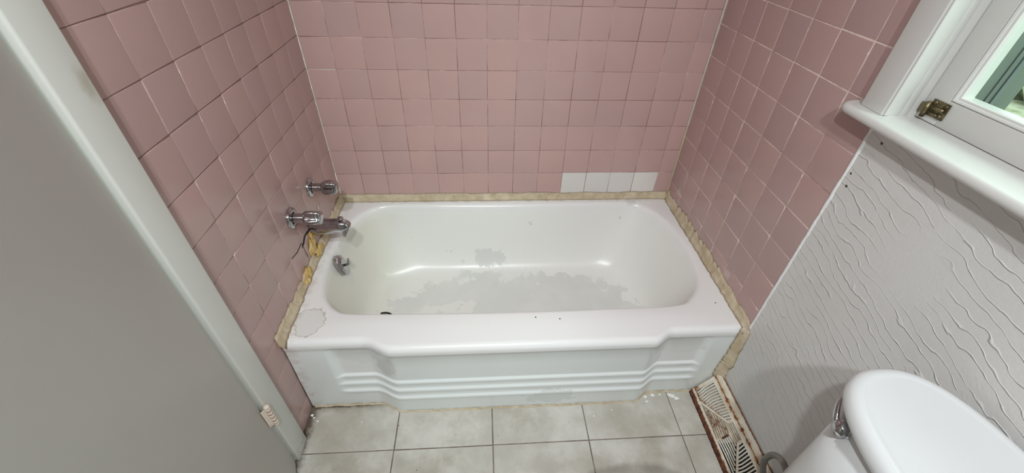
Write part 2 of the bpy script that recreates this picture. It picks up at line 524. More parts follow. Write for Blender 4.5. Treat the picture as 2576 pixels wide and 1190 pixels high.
class Noise1:
    def __init__(self, seed, step):
        r = random.Random(seed); self.t = [r.uniform(-1, 1) for _ in range(997)]; self.s = step
    def __call__(self, x):
        x = x / self.s + 400; i = int(math.floor(x)); f = x - i; f = f * f * (3 - 2 * f)
        return self.t[i % 997] * (1 - f) + self.t[(i + 1) % 997] * f

# ------------------------------------------------------------------ tiled walls and floor
def tile_field(mb, P, ulines, vlines, urange, vrange, mi_of, gap=.0022, bev=.0016, rise=.0010, jit=.0005, tilt=.0004):
    """P(u, v, d): point on the wall, d out into the room; each cell gets a pillowed tile"""
    def cells(lines, lo, hi):
        e = [lo] + [l for l in lines if lo + .004 < l < hi - .004] + [hi]
        return list(zip(e[:-1], e[1:]))
    for i, (u0, u1) in enumerate(cells(ulines, *urange)):
        for j, (v0, v1) in enumerate(cells(vlines, *vrange)):
            if u1 - u0 < .008 or v1 - v0 < .008:
                continue
            g = gap / 2
            j0 = [random.uniform(-jit, jit) for _ in range(4)]
            a, b, c, d = u0 + g + j0[0], u1 - g + j0[1], v0 + g + j0[2], v1 - g + j0[3]
            tint = random.random()
            cs = ((a, c), (b, c), (b, d), (a, d))
            tl = [random.uniform(-tilt, tilt) for _ in range(3)]
            def D(u, v, base):
                return base + tl[0] + tl[1] * (u - u0) / .11 + tl[2] * (v - v0) / .11
            lo = [mb.vert(P(u, v, -.0016), tint) for u, v in cs]
            ins = lambda k: [(a + k, c + k), (b - k, c + k), (b - k, d - k), (a + k, d - k)]
            m1 = [mb.vert(P(u, v, D(u, v, -.0006)), tint) for u, v in ins(bev * .12)]
            m2 = [mb.vert(P(u, v, D(u, v, -.00015)), tint) for u, v in ins(bev * .5)]
            top = [mb.vert(P(u, v, D(u, v, 0)), tint) for u, v in ins(bev)]
            m = mi_of((u0 + u1) / 2, (v0 + v1) / 2)
            for r0, r1 in ((lo, m1), (m1, m2), (m2, top)):
                for k in range(4):
                    mb.face((r0[k], r0[(k + 1) % 4], r1[(k + 1) % 4], r1[k]), m, True)
            mb.face(top, m, True)
DG = -.0011   # grout depth
TOPZ = 2.045
# back wall
mb = MB()
ul = [.1049 + T * i for i in range(13)]
vl = [.3964 + T * (k - 3) for k in range(20)]
tile_field(mb, lambda u, v, d: (u, -d, v), ul, vl, (0.0, W), (.30, TOPZ),
           lambda u, v: 2 if (.98 < u < 1.43 and .39 < v < .51) else 0)
mb.box((0, .0011, .0), (W, .1, TOPZ), 1)
mb.box((0, 0, TOPZ), (W, .1, 2.4), 3)
mb.quad((.006, .0003, .9454), (.101, .0003, .9454), (.101, .0003, .9477), (.006, .0003, .9477), 4)
struct(mb.build('wall_back', [M['tile'], M['grout'], M['white_tile'], M['paint_white'], M['grout_white']], attr='tint'),
       'pink tiled wall behind the bathtub with four white tiles in its lowest row')
# left wall, with the doorway cut in it
DY0, DY1 = -.968, -1.70
mb = MB()
ul = [.1125 + T * i for i in range(9)]
vl = [.4014 + T * (k - 4) for k in range(21)]
tile_field(mb, lambda u, v, d: (d, -u, v), ul, vl, (0.0, .91), (.0, TOPZ), lambda u, v: 0)
mb.box((-.1, -.91, 0), (-.0011, 0, TOPZ), 1)
mb.box((-.1, DY0, 0), (-.0005, -.91, TOPZ), 2)
mb.box((-.1, -.91, TOPZ), (0, 0, 2.4), 2)
mb.box((-.1, DY1, 2.05), (0, -.91, 2.4), 2)
mb.box((-.1, -2.7, 0), (0, DY1, 2.4), 2)
# chipped tile corner under the rear handle and open cracks below the spout
def wallpoly(pts, mi, d=.0007):
    mb.face([mb.vert((d, y, z)) for y, z in pts], mi)
wallpoly([(-.262, .500), (-.243, .500), (-.250, .532)], 3)
wallpoly([(-.385, .478), (-.392, .497), (-.412, .500), (-.436, .486), (-.462, .484), (-.452, .492), (-.420, .508), (-.390, .506), (-.378, .498)], 4)
wallpoly([(-.452, .505), (-.4535, .502), (-.4465, .430), (-.4435, .430)], 4)
wallpoly([(-.455, .504), (-.500, .5015), (-.545, .512), (-.545, .5095), (-.500, .498), (-.455, .500)], 4)
struct(mb.build('wall_left', [M['tile_shaded'], M['grout_left_shaded'], M['paint_white'], M['grout_white'], M['gap']], attr='tint'),
       'pink tiled wall carrying the tub faucet beside the door')
# right wall: tile to the outer corner, combed plaster beyond, window opening
WY0, WY1, WZ0, WZ1 = -.809, -1.55, 1.10, 2.02
XO = W + .216
mb = MB()
ul = [.1246 + T * i for i in range(6)]
vl = [.3526 + T * (k - 1) for k in range(18)]
tile_field(mb, lambda u, v, d: (W - d, -u, v), ul, vl, (0.0, .7848), (.30, TOPZ), lambda u, v: 0, gap=.0030)
mb.box((W + .0011, -.785, 0), (XO, 0, TOPZ), 1)
mb.box((W, -.785, TOPZ), (XO, 0, 2.4), 2)
mb.box((W, -2.7, 0), (XO, -.785, WZ0), 2)
mb.box((W, -2.7, WZ1), (XO, -.785, 2.4), 2)
mb.box((W, WY0, WZ0), (XO, -.785, WZ1), 2)
mb.box((W, -2.7, WZ0), (XO, WY1, WZ1), 2)
struct(mb.build('wall_right', [M['tile_shaded'], M['grout_pale'], M['plaster']], attr='tint'),
       'right wall, pink tile beside the tub and combed white plaster below the window')
mb = MB(); mb.box((-.1, -2.8, 0), (XO, -2.7, 2.4)); struct(mb.build('wall_front', M['paint_back']))
mb = MB(); mb.box((-1.15, -2.8, 0), (-1.05, -.2, 2.4)); mb.box((-1.05, -.3, 0), (-.1, -.2, 2.4)); mb.box((-1.05, -2.8, 0), (-.1, -2.7, 2.4)); struct(mb.build('wall_hall', M['paint_white']))  # unseen hall walls, added to block sky light at the doorway
mb = MB(); mb.box((-1.15, -2.8, 2.4), (XO, .1, 2.5)); struct(mb.build('ceiling', M['ceiling']))
# floor
mb = MB()
ul = [.3175 + .3333 * (i - 5) for i in range(12)]
vl = [.9465 + .3333 * (i - 3) for i in range(10)]
tile_field(mb, lambda u, v, d: (u, -v, d), ul, vl, (-1.05, W), (0.0, 2.7), lambda u, v: 0, gap=.0036, bev=.0016, tilt=.00008)
mb.box((-1.05, -2.7, -.1), (W, 0, -.0011), 1)
struct(mb.build('floor', [M['floor'], M['floor_grout']], attr='tint'), 'grey mottled floor tiles with dark grout')

# ------------------------------------------------------------------ bathtub
CX, CY = .745, -.36
YE, YB = -.776, -.812          # front of the end panels and of the bulged middle
def yf(x):
    k = sm(.245, .338, x) - sm(1.178, 1.252, x)
    return YE + (YB - YE) * k
def front_outline(inset):
    return [(x, yf(x) + inset) for x in [.003 + (W - .006) * i / 240 for i in range(241)]]
open_pts = [(.2225, -.044), (.45, -.046), (.7467, -.047), (1.05, -.047), (1.285, -.047), (1.365, -.080), (1.425, -.190), (1.447, -.32), (1.447, -.43),
            (1.425, -.537), (1.368, -.620), (1.282, -.660), (1.0, -.664), (.7121, -.664), (.45, -.662), (.215, -.658), (.140, -.640), (.083, -.578),
            (.055, -.492), (.047, -.40), (.050, -.30), (.074, -.1766), (.135, -.078)]
open_curve = spline(open_pts, 12)
bot_pts = [(.27, -.19), (.60, -.185), (1.08, -.185), (1.19, -.215), (1.245, -.30), (1.25, -.40), (1.225, -.49), (1.13, -.545), (.6, -.552), (.27, -.548),
           (.205, -.50), (.19, -.37), (.205, -.245)]
bot_curve = spline(bot_pts, 12)
def hit(curve, ang):
    dx, dy = cos(ang), sin(ang)
    best = None
    m = len(curve)
    for i in range(m):
        x1, y1 = curve[i][0] - CX, curve[i][1] - CY
        x2, y2 = curve[(i + 1) % m][0] - CX, curve[(i + 1) % m][1] - CY
        ex, ey = x2 - x1, y2 - y1
        den = dx * ey - dy * ex
        if abs(den) < 1e-12:
            continue
        t = (x1 * ey - y1 * ex) / den
        s = (x1 * dy - y1 * dx) / den
        if t > 0 and -1e-9 <= s <= 1 + 1e-9:
            best = t if best is None else max(best, t)
    return best
INS = .022
outer_curve = front_outline(INS) + [(W - .003, -.003), (.003, -.003)]
angs = [2 * pi * i / 420 for i in range(420)]
for p in (outer_curve[0], outer_curve[240], outer_curve[241], outer_curve[242]):
    angs.append(math.atan2(p[1] - CY, p[0] - CX) % (2 * pi))
angs = sorted(angs)
R_out = [hit(outer_curve, a) for a in angs]
R_op = [hit(open_curve, a) for a in angs]
R_bt = [hit(bot_curve, a) for a in angs]
def ring(fr, z):
    return [(CX + cos(a) * fr(i), CY + sin(a) * fr(i), z(i) if callable(z) else z) for i, a in enumerate(angs)]
rings = []
rings.append(ring(lambda i: R_out[i], RIM))
rings.append(ring(lambda i: R_op[i] + .55 * (R_out[i] - R_op[i]), RIM + .0008))
def roll(e, dz):
    return ring(lambda i: R_op[i] + min(e, .5 * (R_out[i] - R_op[i])), RIM - dz)
rings += [roll(.022, 0), roll(.014, .0015), roll(.007, .005), roll(.002, .011), roll(-.001, .019)]
# wall of the well: (fraction of inset, height)
H0, H1 = RIM - .019, .062
prof = [(.06, .09), (.16, .24), (.27, .42), (.37, .58), (.46, .72), (.55, .83), (.64, .905), (.74, .955), (.86, .985), (1.0, 1.0)]
for a_, b_ in prof:
    rings.append(ring(lambda i: (R_op[i] - .001) * (1 - a_) + R_bt[i] * a_, H0 + (H1 - H0) * b_))
for k in (.75, .5, .25, .04):
    rings.append(ring(lambda i: R_bt[i] * k, lambda i: H1 - .006 * (1 - k) + (.004 * cos(angs[i]) * k)))
mb = MB()
mb.loft(rings, True, False, True)
# apron
prof = []                       # (outward offset from the lip plane, z, recessed share)
for k in range(9):
    t = k / 8 * pi / 2
    prof.append((-INS + INS * sin(t), RIM - INS + INS * cos(t), 0))
prof += [(0, RIM - .030, 0), (-.0006, RIM - .036, 0), (-.002, RIM - .041, .15), (-.004, RIM - .047, .6), (-.004, RIM - .055, 1), (-.004, .250, 1), (-.004, .178, 1)]
def rib(z0, o0, o1):
    return [(o0, z0 + .004, 1), (o0 + (o1 - o0) * .25, z0 + .0015, 1), (o0 + (o1 - o0) * .75 + .001, z0 - .001, 1), (o1 + .0022, z0 - .005, 1),
            (o1 + .0024, z0 - .010, 1), (o1 + .0006, z0 - .016, 1), (o1, z0 - .022, 1)]
D0 = .0165
steps = [(.172, 0.0), (.133, .0055), (.094, .011)]
pr2 = []
for z0, o in steps:
    pr2 += rib(z0, o, o + .0055)
xs = sorted(set([.003 + (W - .006) * i / 240 for i in range(241)]))
def rec(x):
    return sm(.118, .150, x) * (1 - sm(1.375, 1.405, x))
rows = []
for k, (o, z, r) in enumerate(prof):
    rows.append([(x, yf(x) - o * (1 - r) + r * (.0015 if z > .2 else 0) + r * rec(x) * (D0 - (.0015 if z > .2 else 0)), z) for x in xs])
for o, z, r in pr2:
    rows.append([(x, yf(x) + rec(x) * (D0 - o), z) for x in xs])
for z in (.05, .02, .0):
    rows.append([(x, yf(x), z) for x in xs])
mb.loft(rows, False)
tub = mb.build('bathtub', M['enamel'], origin=(CX, CY, 0))
tag(tub, 'white enamel alcove bathtub with bulged ribbed apron and peeling finish between the pink walls', 'bathtub')
# drain
mb = MB()
mb.lathe((.205, -.437, .0600), (0, 0, 1), [(.0, .044), (.0022, .0435), (.0030, .040), (.0020, .033)], 36, 1, False, False)
mb.lathe((.205, -.437, .0600), (0, 0, 1), [(.0018, .034), (.0042, .033), (.0046, .028), (.001, .024), (-.0, .022)], 28, 0, False, False)
mb.lathe((.205, -.437, .0602), (0, 0, 1), [(0, .0), (.0006, .0235)], 28, 1, False, False)
mb.build('drain', [M['chrome'], M['drain']], tub, origin=(.205, -.437, .06))
# overflow plate with trip lever
def frame_pts(o, ax, up):
    ax = Vector(ax).normalized(); up = (Vector(up) - ax * Vector(up).dot(ax)).normalized(); s = ax.cross(up)
    return lambda a, u, w: Vector(o) + ax * a + up * u + s * w
F = frame_pts((.0705, -.362, .308), (1, 0, .30), (0, 0, 1))
mb = MB()
octo = [(.010, .038), (.026, .028), (.031, .0), (.026, -.024), (.010, -.036), (-.010, -.036), (-.026, -.024), (-.031, 0), (-.026, .028), (-.010, .038)]
mb.loft([[F(d, u * k * 1.2, w * k) for w, u in octo] for d, k in ((-.012, 1), (.004, 1), (.009, .93), (.015, .62))], True, True, True, 0, False)
pl = mb.build('overflow_plate', M['chrome'], tub, origin=(.0705, -.362, .308), autosmooth=25)
mb = MB()
mb.tube([F(.012, -.002, .0), F(.027, -.001, .001), F(.034, .003, .002), F(.039, .018, .003), F(.043, .026, .003)], [.0055, .0055, .006, .0055, .0042], 10)
tl = mb.build('trip_lever', M['chrome'], pl, origin=(.0705, -.362, .308)); tl.location = (0, 0, 0)
mb = MB()
mb.lathe(F(.006, -.027, 0), F(1, 0, 0) - F(0, 0, 0), [(0, .006), (.006, .006), (.008, .003)], 12)
sc_ = mb.build('screw', M['rust_dark'], pl, origin=(.0705, -.362, .308)); sc_.location = (0, 0, 0)

# ------------------------------------------------------------------ faucet
def handle(name, y, z, rot, label):
    root = empty(name, (0, y, z), label, 'faucet handle', 'faucet handles')
    mb = MB()
    mb.lathe((-.0005, y, z), (1, 0, 0), [(0, .036), (.004, .036), (.007, .034), (.010, .026), (.010, .0205), (.006, .019)], 36, 0, False, False)
    mb.build('escutcheon', M['chrome'], root, origin=(0, y, z))
    mb = MB()
    mb.lathe((-.0005, y, z), (1, 0, 0), [(0, .0165), (.048, .0158), (.052, .0158)], 28)
    mb.build('stem', M['chrome'], root, origin=(0, y, z))
    mb = MB()
    rings = []
    for d, k, lob in ((.043, .80, .0), (.046, .97, .5), (.052, 1.0, 1), (.070, 1.02, 1), (.086, .98, .9), (.094, .88, .8), (.098, .70, .5), (.0995, .40, .2)):
        r = []
        for q in range(72):
            a = 2 * pi * q / 72
            lobes = .5 + .5 * cos(4 * (a - rot))
            rad = .0232 * k * (1 + lob * .36 * (lobes ** 1.5) - lob * .08)
            r.append((d, y + rad * cos(a), z + rad * sin(a)))
        rings.append(r)
    mb.loft(rings, True, True, True)
    mb.build('knob', M['chrome'], root, origin=(0, y, z), autosmooth=50)
    return root
handle('faucet_handle', -.262, .607, .5, 'lobed chrome faucet handle on the tile nearest the back corner')
handle('faucet_handle', -.456, .612, .15, 'lobed chrome faucet handle on the tile nearer the door, above the spout')
root = empty('tub_spout', (0, -.352, .500), 'long chrome tub spout with diverter knob over the tap end of the bathtub', 'spout')
mb = MB()
def spr(x, zc, hw, hh, tilt=0.0):
    out = []
    for q in range(32):
        a = 2 * pi * q / 32
        c, s = cos(a), sin(a)
        e = .5
        u = math.copysign(abs(c) ** e, c) * hw; v = math.copysign(abs(s) ** e, s) * hh
        if v > 0:
            u *= 1 - .28 * (v / hh)
        out.append((x + tilt * v, -.352 + u, zc + v))
    return out
mb.loft([spr(.001, .498, .028, .029), spr(.02, .498, .028, .028), spr(.06, .4985, .0262, .0255), spr(.095, .500, .025, .0235), spr(.108, .498, .0246, .0245, .12),
         spr(.118, .492, .0242, .027, .35), spr(.127, .483, .0235, .026, .5), spr(.131, .478, .0205, .023, .55)], True, True, True)
mb.build('spout_body', M['chrome'], root, origin=(0, -.352, .5), autosmooth=40)
mb = MB()
mb.lathe((.112, -.352, .518), (.12, 0, 1), [(0, .0055), (.008, .005), (.0105, .0095), (.015, .0105), (.018, .008), (.0185, .002)], 20)
mb.build('diverter_knob', M['chrome'], root, origin=(0, -.352, .5))

# ------------------------------------------------------------------ caulk and joints
def fillet(name, A, B, n, mat, seed, bulge=.35, na=.25, normal=(0, 0, 1), step=.012, closed_ends=True):
    """bead between the wall edge curve A(t) and rim edge curve B(t)"""
    n1, n2, n3 = Noise1(seed, step * 2.2), Noise1(seed + 1, step * 2.2), Noise1(seed + 2, step * 2.5)
    n4, n5 = Noise1(seed + 3, step * .5), Noise1(seed + 4, step * .5)
    mb = MB(); rows = []
    for i in range(n + 1):
        t = i / n
        a, b, corner = (Vector(p) for p in (A(t)[0], B(t)[0], A(t)[1]))
        L = t * 1.5
        a = corner + (a - corner) * (1 + na * n1(L) + na * .35 * n4(L)); b = corner + (b - corner) * (1 + na * n2(L) + na * .5 * n5(L))
        m = (a + b) / 2
        m = m + (corner - m) * (1 - bulge) * .8 + (m - corner) * .06 * n3(L)
        q1 = (a * .45 + m * .55); q2 = (b * .45 + m * .55)
        a2 = a + (m - a) * .07 + (a - corner).normalized() * 0
        rows.append([corner, a, q1, m, q2, b])
    ids = [[mb.vert(p) for p in r] for r in rows]
    k6 = 6
    for i in range(n):
        for k in range(k6):
            k2 = (k + 1) % k6
            mb.face((ids[i][k], ids[i][k2], ids[i + 1][k2], ids[i + 1][k]), 0, True)
    mb.face(list(reversed(ids[0]))); mb.face(ids[-1])
    return mb.build(name, mat)
e = .0012
o = fillet('trim_1', lambda t: ((e + (W - 2 * e) * t, -e, RIM + .036), (e + (W - 2 * e) * t, -e, RIM + .0005)),
           lambda t: ((e + (W - 2 * e) * t, -.014, RIM + .0015),), 260, M['caulk'], 11, .75, .09, step=.03)
struct(o, 'yellowed caulk bead along the back edge of the bathtub')
o = fillet('trim_2', lambda t: ((e, -.004 - .782 * t, RIM + .048 - .008 * t), (e, -.004 - .782 * t, RIM + .0005)),
           lambda t: ((.013 + .007 * sm(.55, 1, t), -.004 - .782 * t, RIM + .0015 - .016 * sm(.965, 1, t)),), 200, M['caulk'], 23, .75, .15, step=.02)
struct(o, 'wide yellowed caulk along the faucet end of the bathtub')
o = fillet('trim_3', lambda t: ((W - e, -.004 - .782 * t, RIM + .046 + .008 * sin(pi * t) - .012 * sm(.5, 1, t)), (W - e, -.004 - .782 * t, RIM + .0005)),
           lambda t: ((W - .013, -.004 - .782 * t, RIM + .0015 - .016 * sm(.965, 1, t)),), 200, M['caulk'], 37, .75, .2, step=.014)
struct(o, 'yellowed caulk along the window end of the bathtub')
o = fillet('trim_4', lambda t: ((W - .0004, -.802 - .010 * t, .375 - .275 * t), (W - .0004, -.777, .375 - .275 * t)),
           lambda t: ((W - .022 - .006 * t, -.7775, .375 - .275 * t),), 90, M['caulk'], 51, .7, .14, step=.085)
struct(o, 'caulk running down between the bathtub apron and the plaster wall')
# thin joint at the foot of the apron
n1 = Noise1(71, .02)
mb = MB(); rows = []
for i in range(221):
    x = .012 + (W - .09) * i / 220
    y = yf(x)
    w_ = .005 + .002 * n1(x)
    rows.append([(x, y + .001, .0), (x, y - .0003, .005 + .002 * n1(x + 3)), (x, y - w_ * .6, .0025), (x, y - w_, .0006), (x, y - w_, .0)])
mb.loft(rows, False)
struct(mb.build('trim_5', M['caulk']), 'thin stained caulk where the apron meets the floor')
# white bead closing the tile edge against the plaster
n1, n2 = Noise1(81, .012), Noise1(82, .02)
mb = MB(); rows = []
for i in range(301):
    z = .385 + (TOPZ - .385) * i / 300
    w_ = .0042 + .0012 * n1(z)
    yc = -.7862 + .0007 * n2(z)
    rows.append([(W + .0005, yc + w_, z), (W - .0018, yc + w_ * .75, z), (W - .003, yc, z), (W - .002, yc - w_ * .8, z), (W + .0005, yc - w_ * 1.15, z)])
mb.loft(rows, False)
struct(mb.build('trim_6', M['bead']), 'white caulk bead between pink tile and plaster')
# corner beads above the tub
for nm, x0, sx, m_, wd, lab in (('trim_7', W, -1, M['corner_bead'], .0062, 'cream caulk in the right back corner'), ('trim_8', 0, 1, M['grout_white'], .0026, 'thin pale caulk in the left back corner')):
    n1 = Noise1(90 + sx, .02); mb = MB(); rows = []
    for i in range(261):
        z = RIM + .03 + (TOPZ - RIM - .03) * i / 260
        k = wd * (1 + .3 * n1(z))
        rows.append([(x0, -k, z), (x0 + sx * k * .4, -k * .4 - .0003, z), (x0 + sx * k, -.0002, z), (x0, -.0001, z)])
    mb.loft(rows, True)
    struct(mb.build(nm, m_), lab)

def lump(mb, c, r, seed, flat=(1, 1, 1), seg=14):
    rnd = random.Random(seed); ph = [rnd.uniform(0, 6.28) for _ in range(6)]
    rings = []
    for i in range(1, seg):
        th = pi * i / seg
        rr = []
        for k in range(seg * 2):
            f = 2 * pi * k / (seg * 2)
            q = r * (1 + .22 * sin(3 * f + ph[0]) * sin(2 * th + ph[1]) + .16 * sin(5 * f + ph[2] + 2 * th) + .1 * sin(7 * th + ph[3] + 3 * f))
            rr.append((c[0] + q * sin(th) * cos(f) * flat[0], c[1] + q * sin(th) * sin(f) * flat[1], c[2] + q * cos(th) * flat[2]))
        rings.append(rr)
    mb.loft(rings, True, True, True)
root = None
mb = MB()
for k, (c, r, fl) in enumerate((((.004, -.395, .435), .027, (.28, 1.0, 1.2)), ((.003, -.374, .472), .017, (.3, .9, 1.3)), ((.009, -.372, .398), .022, (.5, 1.3, .9)))):
    lump(mb, c, r, 3 + k, fl)
tag(mb.build('foam_sealant', M['foam'], origin=(.012, -.395, .43)), 'large yellow lump of hardened foam sealant under the tub spout', 'sealant', 'yellow foam lumps')
mb = MB()
for k, (c, r, fl) in enumerate((((.007, -.492, .398), .020, (.4, 1.2, 1.0)), ((.010, -.520, .385), .013, (.6, 1.2, .7)))):
    lump(mb, c, r, 13 + k, fl)
tag(mb.build('foam_sealant', M['foam'], origin=(.012, -.51, .39)), 'smaller yellow foam smear on the left caulk, nearer the door', 'sealant', 'yellow foam lumps')

# ------------------------------------------------------------------ paint flakes on the floor
flakes = [(1.2328, -.796, .0075), (1.262, -.792, .008), (1.3375, -.797, .011), (1.348, -.808, .010), (1.232, -.815, .005), (1.29, -.790, .0045), (1.327, -.792, .008),
          (.010, -.812, .006), (.019, -.822, .0045), (.036, -.834, .004), (.19, -.845, .003), (1.02, -.862, .0035), (1.09, -.842, .003)]
flab = ['white paint chip by the right bend of the apron foot', 'white paint chip just right of the apron bend', 'larger white paint chip near the floor register', 'white paint chip trailing below the largest one by the register',
        'small white chip lying lowest beside the apron bend', 'tiny white chip midway between the apron bend and the register', 'white chip touching the largest chip near the register',
        'white paint chip in the floor corner below the pink tile by the door', 'second white chip in the floor corner by the door', 'small white chip a little out from the corner by the door',
        'tiny white chip on the left floor tile before the apron', 'tiny white chip on the floor tile left of the right grout line', 'tiny white chip out on the floor tile before the right bend']
for k, ((x, y, r), lb) in enumerate(zip(flakes, flab)):
    rnd = random.Random(100 + k); m_ = 9
    out = []
    for q in range(m_):
        a = 2 * pi * q / m_
        rr = r * rnd.uniform(.55, 1.15)
        out.append((x + rr * cos(a) * 1.15, y + rr * sin(a) * .8))
    mb = MB()
    mb.loft([[(p[0], p[1], .0002) for p in out], [(p[0], p[1], .0012) for p in out], [(x + (p[0] - x) * .6, y + (p[1] - y) * .6, .0018) for p in out]], True, True, True, 0, False)
    tag(mb.build('paint_flake', M['flake'], origin=(x, y, 0)), lb, 'paint chip', 'paint chips on the floor by the tub')

# ------------------------------------------------------------------ door and its casing
mb = MB()
mb.box((.0006, -.965, .0), (.018, -.8925, 2.11), 0, .005, 2)
struct(mb.build('trim_9', M['casing']), 'flat white door casing standing against the pink tile')
mb = MB()
mb.box((.0006, -1.78, .0), (.018, -1.705, 2.11), 0, .005, 2)
struct(mb.build('trim_10', M['casing']))
mb = MB()
mb.box((.0006, -1.704, 2.035), (.018, -.966, 2.11), 0, .005, 2)
struct(mb.build('trim_11', M['casing']))
mb = MB()
mb.box((-.1, -.973, 0), (.003, -.9605, 2.04), 0); mb.box((-.1, -1.71, 0), (.003, -1.70, 2.04), 0); mb.box((-.1, -1.70, 2.03), (.003, -.973, 2.04), 0)
struct(mb.build('trim_12', M['casing']), 'door jamb lining')
TH = radians(21.5)
PX, PY = .0075, -.9735
door = bpy.data.objects.new('door_1', None); COL.objects.link(door); struct(door, 'plain grey painted door standing ajar at the left edge'); door.location = (PX, PY, 0)
def dpt(a, b, z):   # a along the leaf from the hinge, b through it (0 = room face)
    return (PX + a * sin(TH) - b * cos(TH), PY - a * cos(TH) - b * sin(TH), z)
mb = MB()
L_, Z0, Z1, TK = .715, .008, 2.02, .036
r_ = .002
loop = [(0, r_), (r_ * .3, r_ * .3), (r_, 0), (L_ - r_, 0), (L_ - r_ * .3, r_ * .3), (L_, r_), (L_, TK), (0, TK)]
mb.loft([[dpt(a, b, z) for a, b in loop] for z in (Z0, Z1)], True, True, True, 0, False)
leaf = mb.build('door_leaf', M['door'], door, origin=(PX, PY, 0))
mb = MB()
kx, ky, kz = dpt(L_ - .06, 0, .95)
nd = Vector((cos(TH), sin(TH), 0))
mb.lathe((kx, ky, kz), nd, [(0, .03), (.006, .03), (.008, .012), (.03, .011), (.036, .022), (.05, .027), (.062, .022), (.066, .008)], 24)
mb.build('door_knob', M['chrome'], door, origin=(PX, PY, 0))
def hinge(zc):
    mb = MB()
    hx, hy = .0235, -.9665
    for k in range(5):
        z0 = zc - .041 + .0164 * k
        mb.lathe((hx, hy, z0), (0, 0, 1), [(.0007, .0068), (.0015, .0078), (.0149, .0078), (.0157, .0068)], 18, 0, True, True)
    mb.lathe((hx, hy, zc + .041), (0, 0, 1), [(0, .005), (.001, .0082), (.005, .0082), (.008, .005), (.0085, .001)], 18, 0, True, True)
    mb.lathe((hx, hy, zc - .0475), (0, 0, 1), [(0, .004), (.0015, .0075), (.0065, .0075)], 18, 0, True, True)
    for p in range(4):
        z0 = zc - .041 + .0164 * (p + 1)
        mb.lathe((hx, hy, z0 - .002), (0, 0, 1), [(0, .0072), (.004, .0072)], 16, 1, True, True)
    a = Vector((hx, hy, 0)); b = Vector(dpt(.010, -.0015, 0))
    for p, q in ((a, b), (a, Vector((.0187, -.9575, 0)))):
        d = (q - p).normalized(); s = Vector((-d.y, d.x, 0)) * .001
        mb.loft([[(p + s).to_tuple()[:2] + (zc - .04,), (q + s).to_tuple()[:2] + (zc - .04,), (q - s).to_tuple()[:2] + (zc - .04,), (p - s).to_tuple()[:2] + (zc - .04,)],
                 [(p + s).to_tuple()[:2] + (zc + .04,), (q + s).to_tuple()[:2] + (zc + .04,), (q - s).to_tuple()[:2] + (zc + .04,), (p - s).to_tuple()[:2] + (zc + .04,)]], True, True, True, 0, False)
    mb.build('hinge', [M['hinge'], M['rust_dark']], door, origin=(PX, PY, 0))
hinge(.298); hinge(1.78)

# ------------------------------------------------------------------ window
win = bpy.data.objects.new('window_1', None); COL.objects.link(win); struct(win, 'white painted casement window above the toilet'); win.location = (W, -1.18, WZ0)
def wpart(mb, name, mat, parent=win, **kw):
    o = mb.build(name, mat, parent, origin=(W, -1.18, WZ0), **kw)
    if parent is not win:
        o.location = (0, 0, 0)
    return o
YC0, YC1 = -.7435, -.8055     # casing board
Y2 = -1.554
mb = MB()
mb.box((W - .020, YC1, 1.1185), (W - .0005, YC0, 2.075), 0, .003, 2)
wpart(mb, 'casing', M['window_paint'])
mb = MB(); mb.box((W - .020, Y2 - .062, 1.1185), (W - .0005, Y2, 2.075), 0, .003, 2); wpart(mb, 'casing', M['window_paint'])
mb = MB(); mb.box((W - .020, Y2 + .0005, 2.013), (W - .0005, YC1 - .0005, 2.075), 0, .003, 2); wpart(mb, 'casing', M['window_paint'])
# jamb boards stepping back to the sash
mb = MB()
mb.box((W - .0165, -.8095, 1.12), (W + .018, -.8050, 2.015), 0, .0015)
mb.box((W + .018, -.8095, 1.12), (W + .034, -.8075, 2.015), 0, .0006)
mb.box((W + .034, -.8095, 1.12), (W + .090, -.8090, 2.015), 0)
mb.box((W, Y2 - .004, 1.12), (W + .09, Y2, 2.015), 0)
mb.box((W, Y2, 2.010), (W + .09, -.8095, 2.02), 0)
wpart(mb, 'jamb', M['window_paint'])
# stool with rounded nose and horn
mb = MB(); rows = []
def nose(x0):
    p = [(W + .09, 1.1205), (W - .020, 1.1190)]
    for k in range(11):
        a = pi / 2 + pi * k / 10
        p.append((x0 + .0105 + .0105 * cos(a), 1.1085 + .0105 * sin(a)))
    p += [(W - .012, 1.0978), (W - .0008, 1.0978), (W + .09, 1.0985)]
    return p
for y, x0 in ((-.7195, W - .030), (-.7210, W - .037), (-.7245, W - .043), (-.7310, W - .048), (-.745, W - .0505), (-.80, W - .0505), (Y2 - .07, W - .0505), (Y2 - .085, W - .048)):
    pts = nose(x0)
    if y > WY0 + .001 or y < Y2 - .01:
        pts = [(min(x, W - .0008), z) for x, z in pts]
    rows.append([(x, y, z) for x, z in pts])
i8 = [k for k in range(len(rows))]
rows.insert(6, [(x, WY0 - .0005, z) for x, z in nose(W - .0505)])
rows.insert(6, [(min(x, W - .0008), WY0 - .0001, z) for x, z in nose(W - .0505)])
rows.insert(8, [(x, Y2 + .001, z) for x, z in nose(W - .0505)])
mb.loft(rows, True, True, True)
wpart(mb, 'window_sill', M['window_paint'], autosmooth=40)
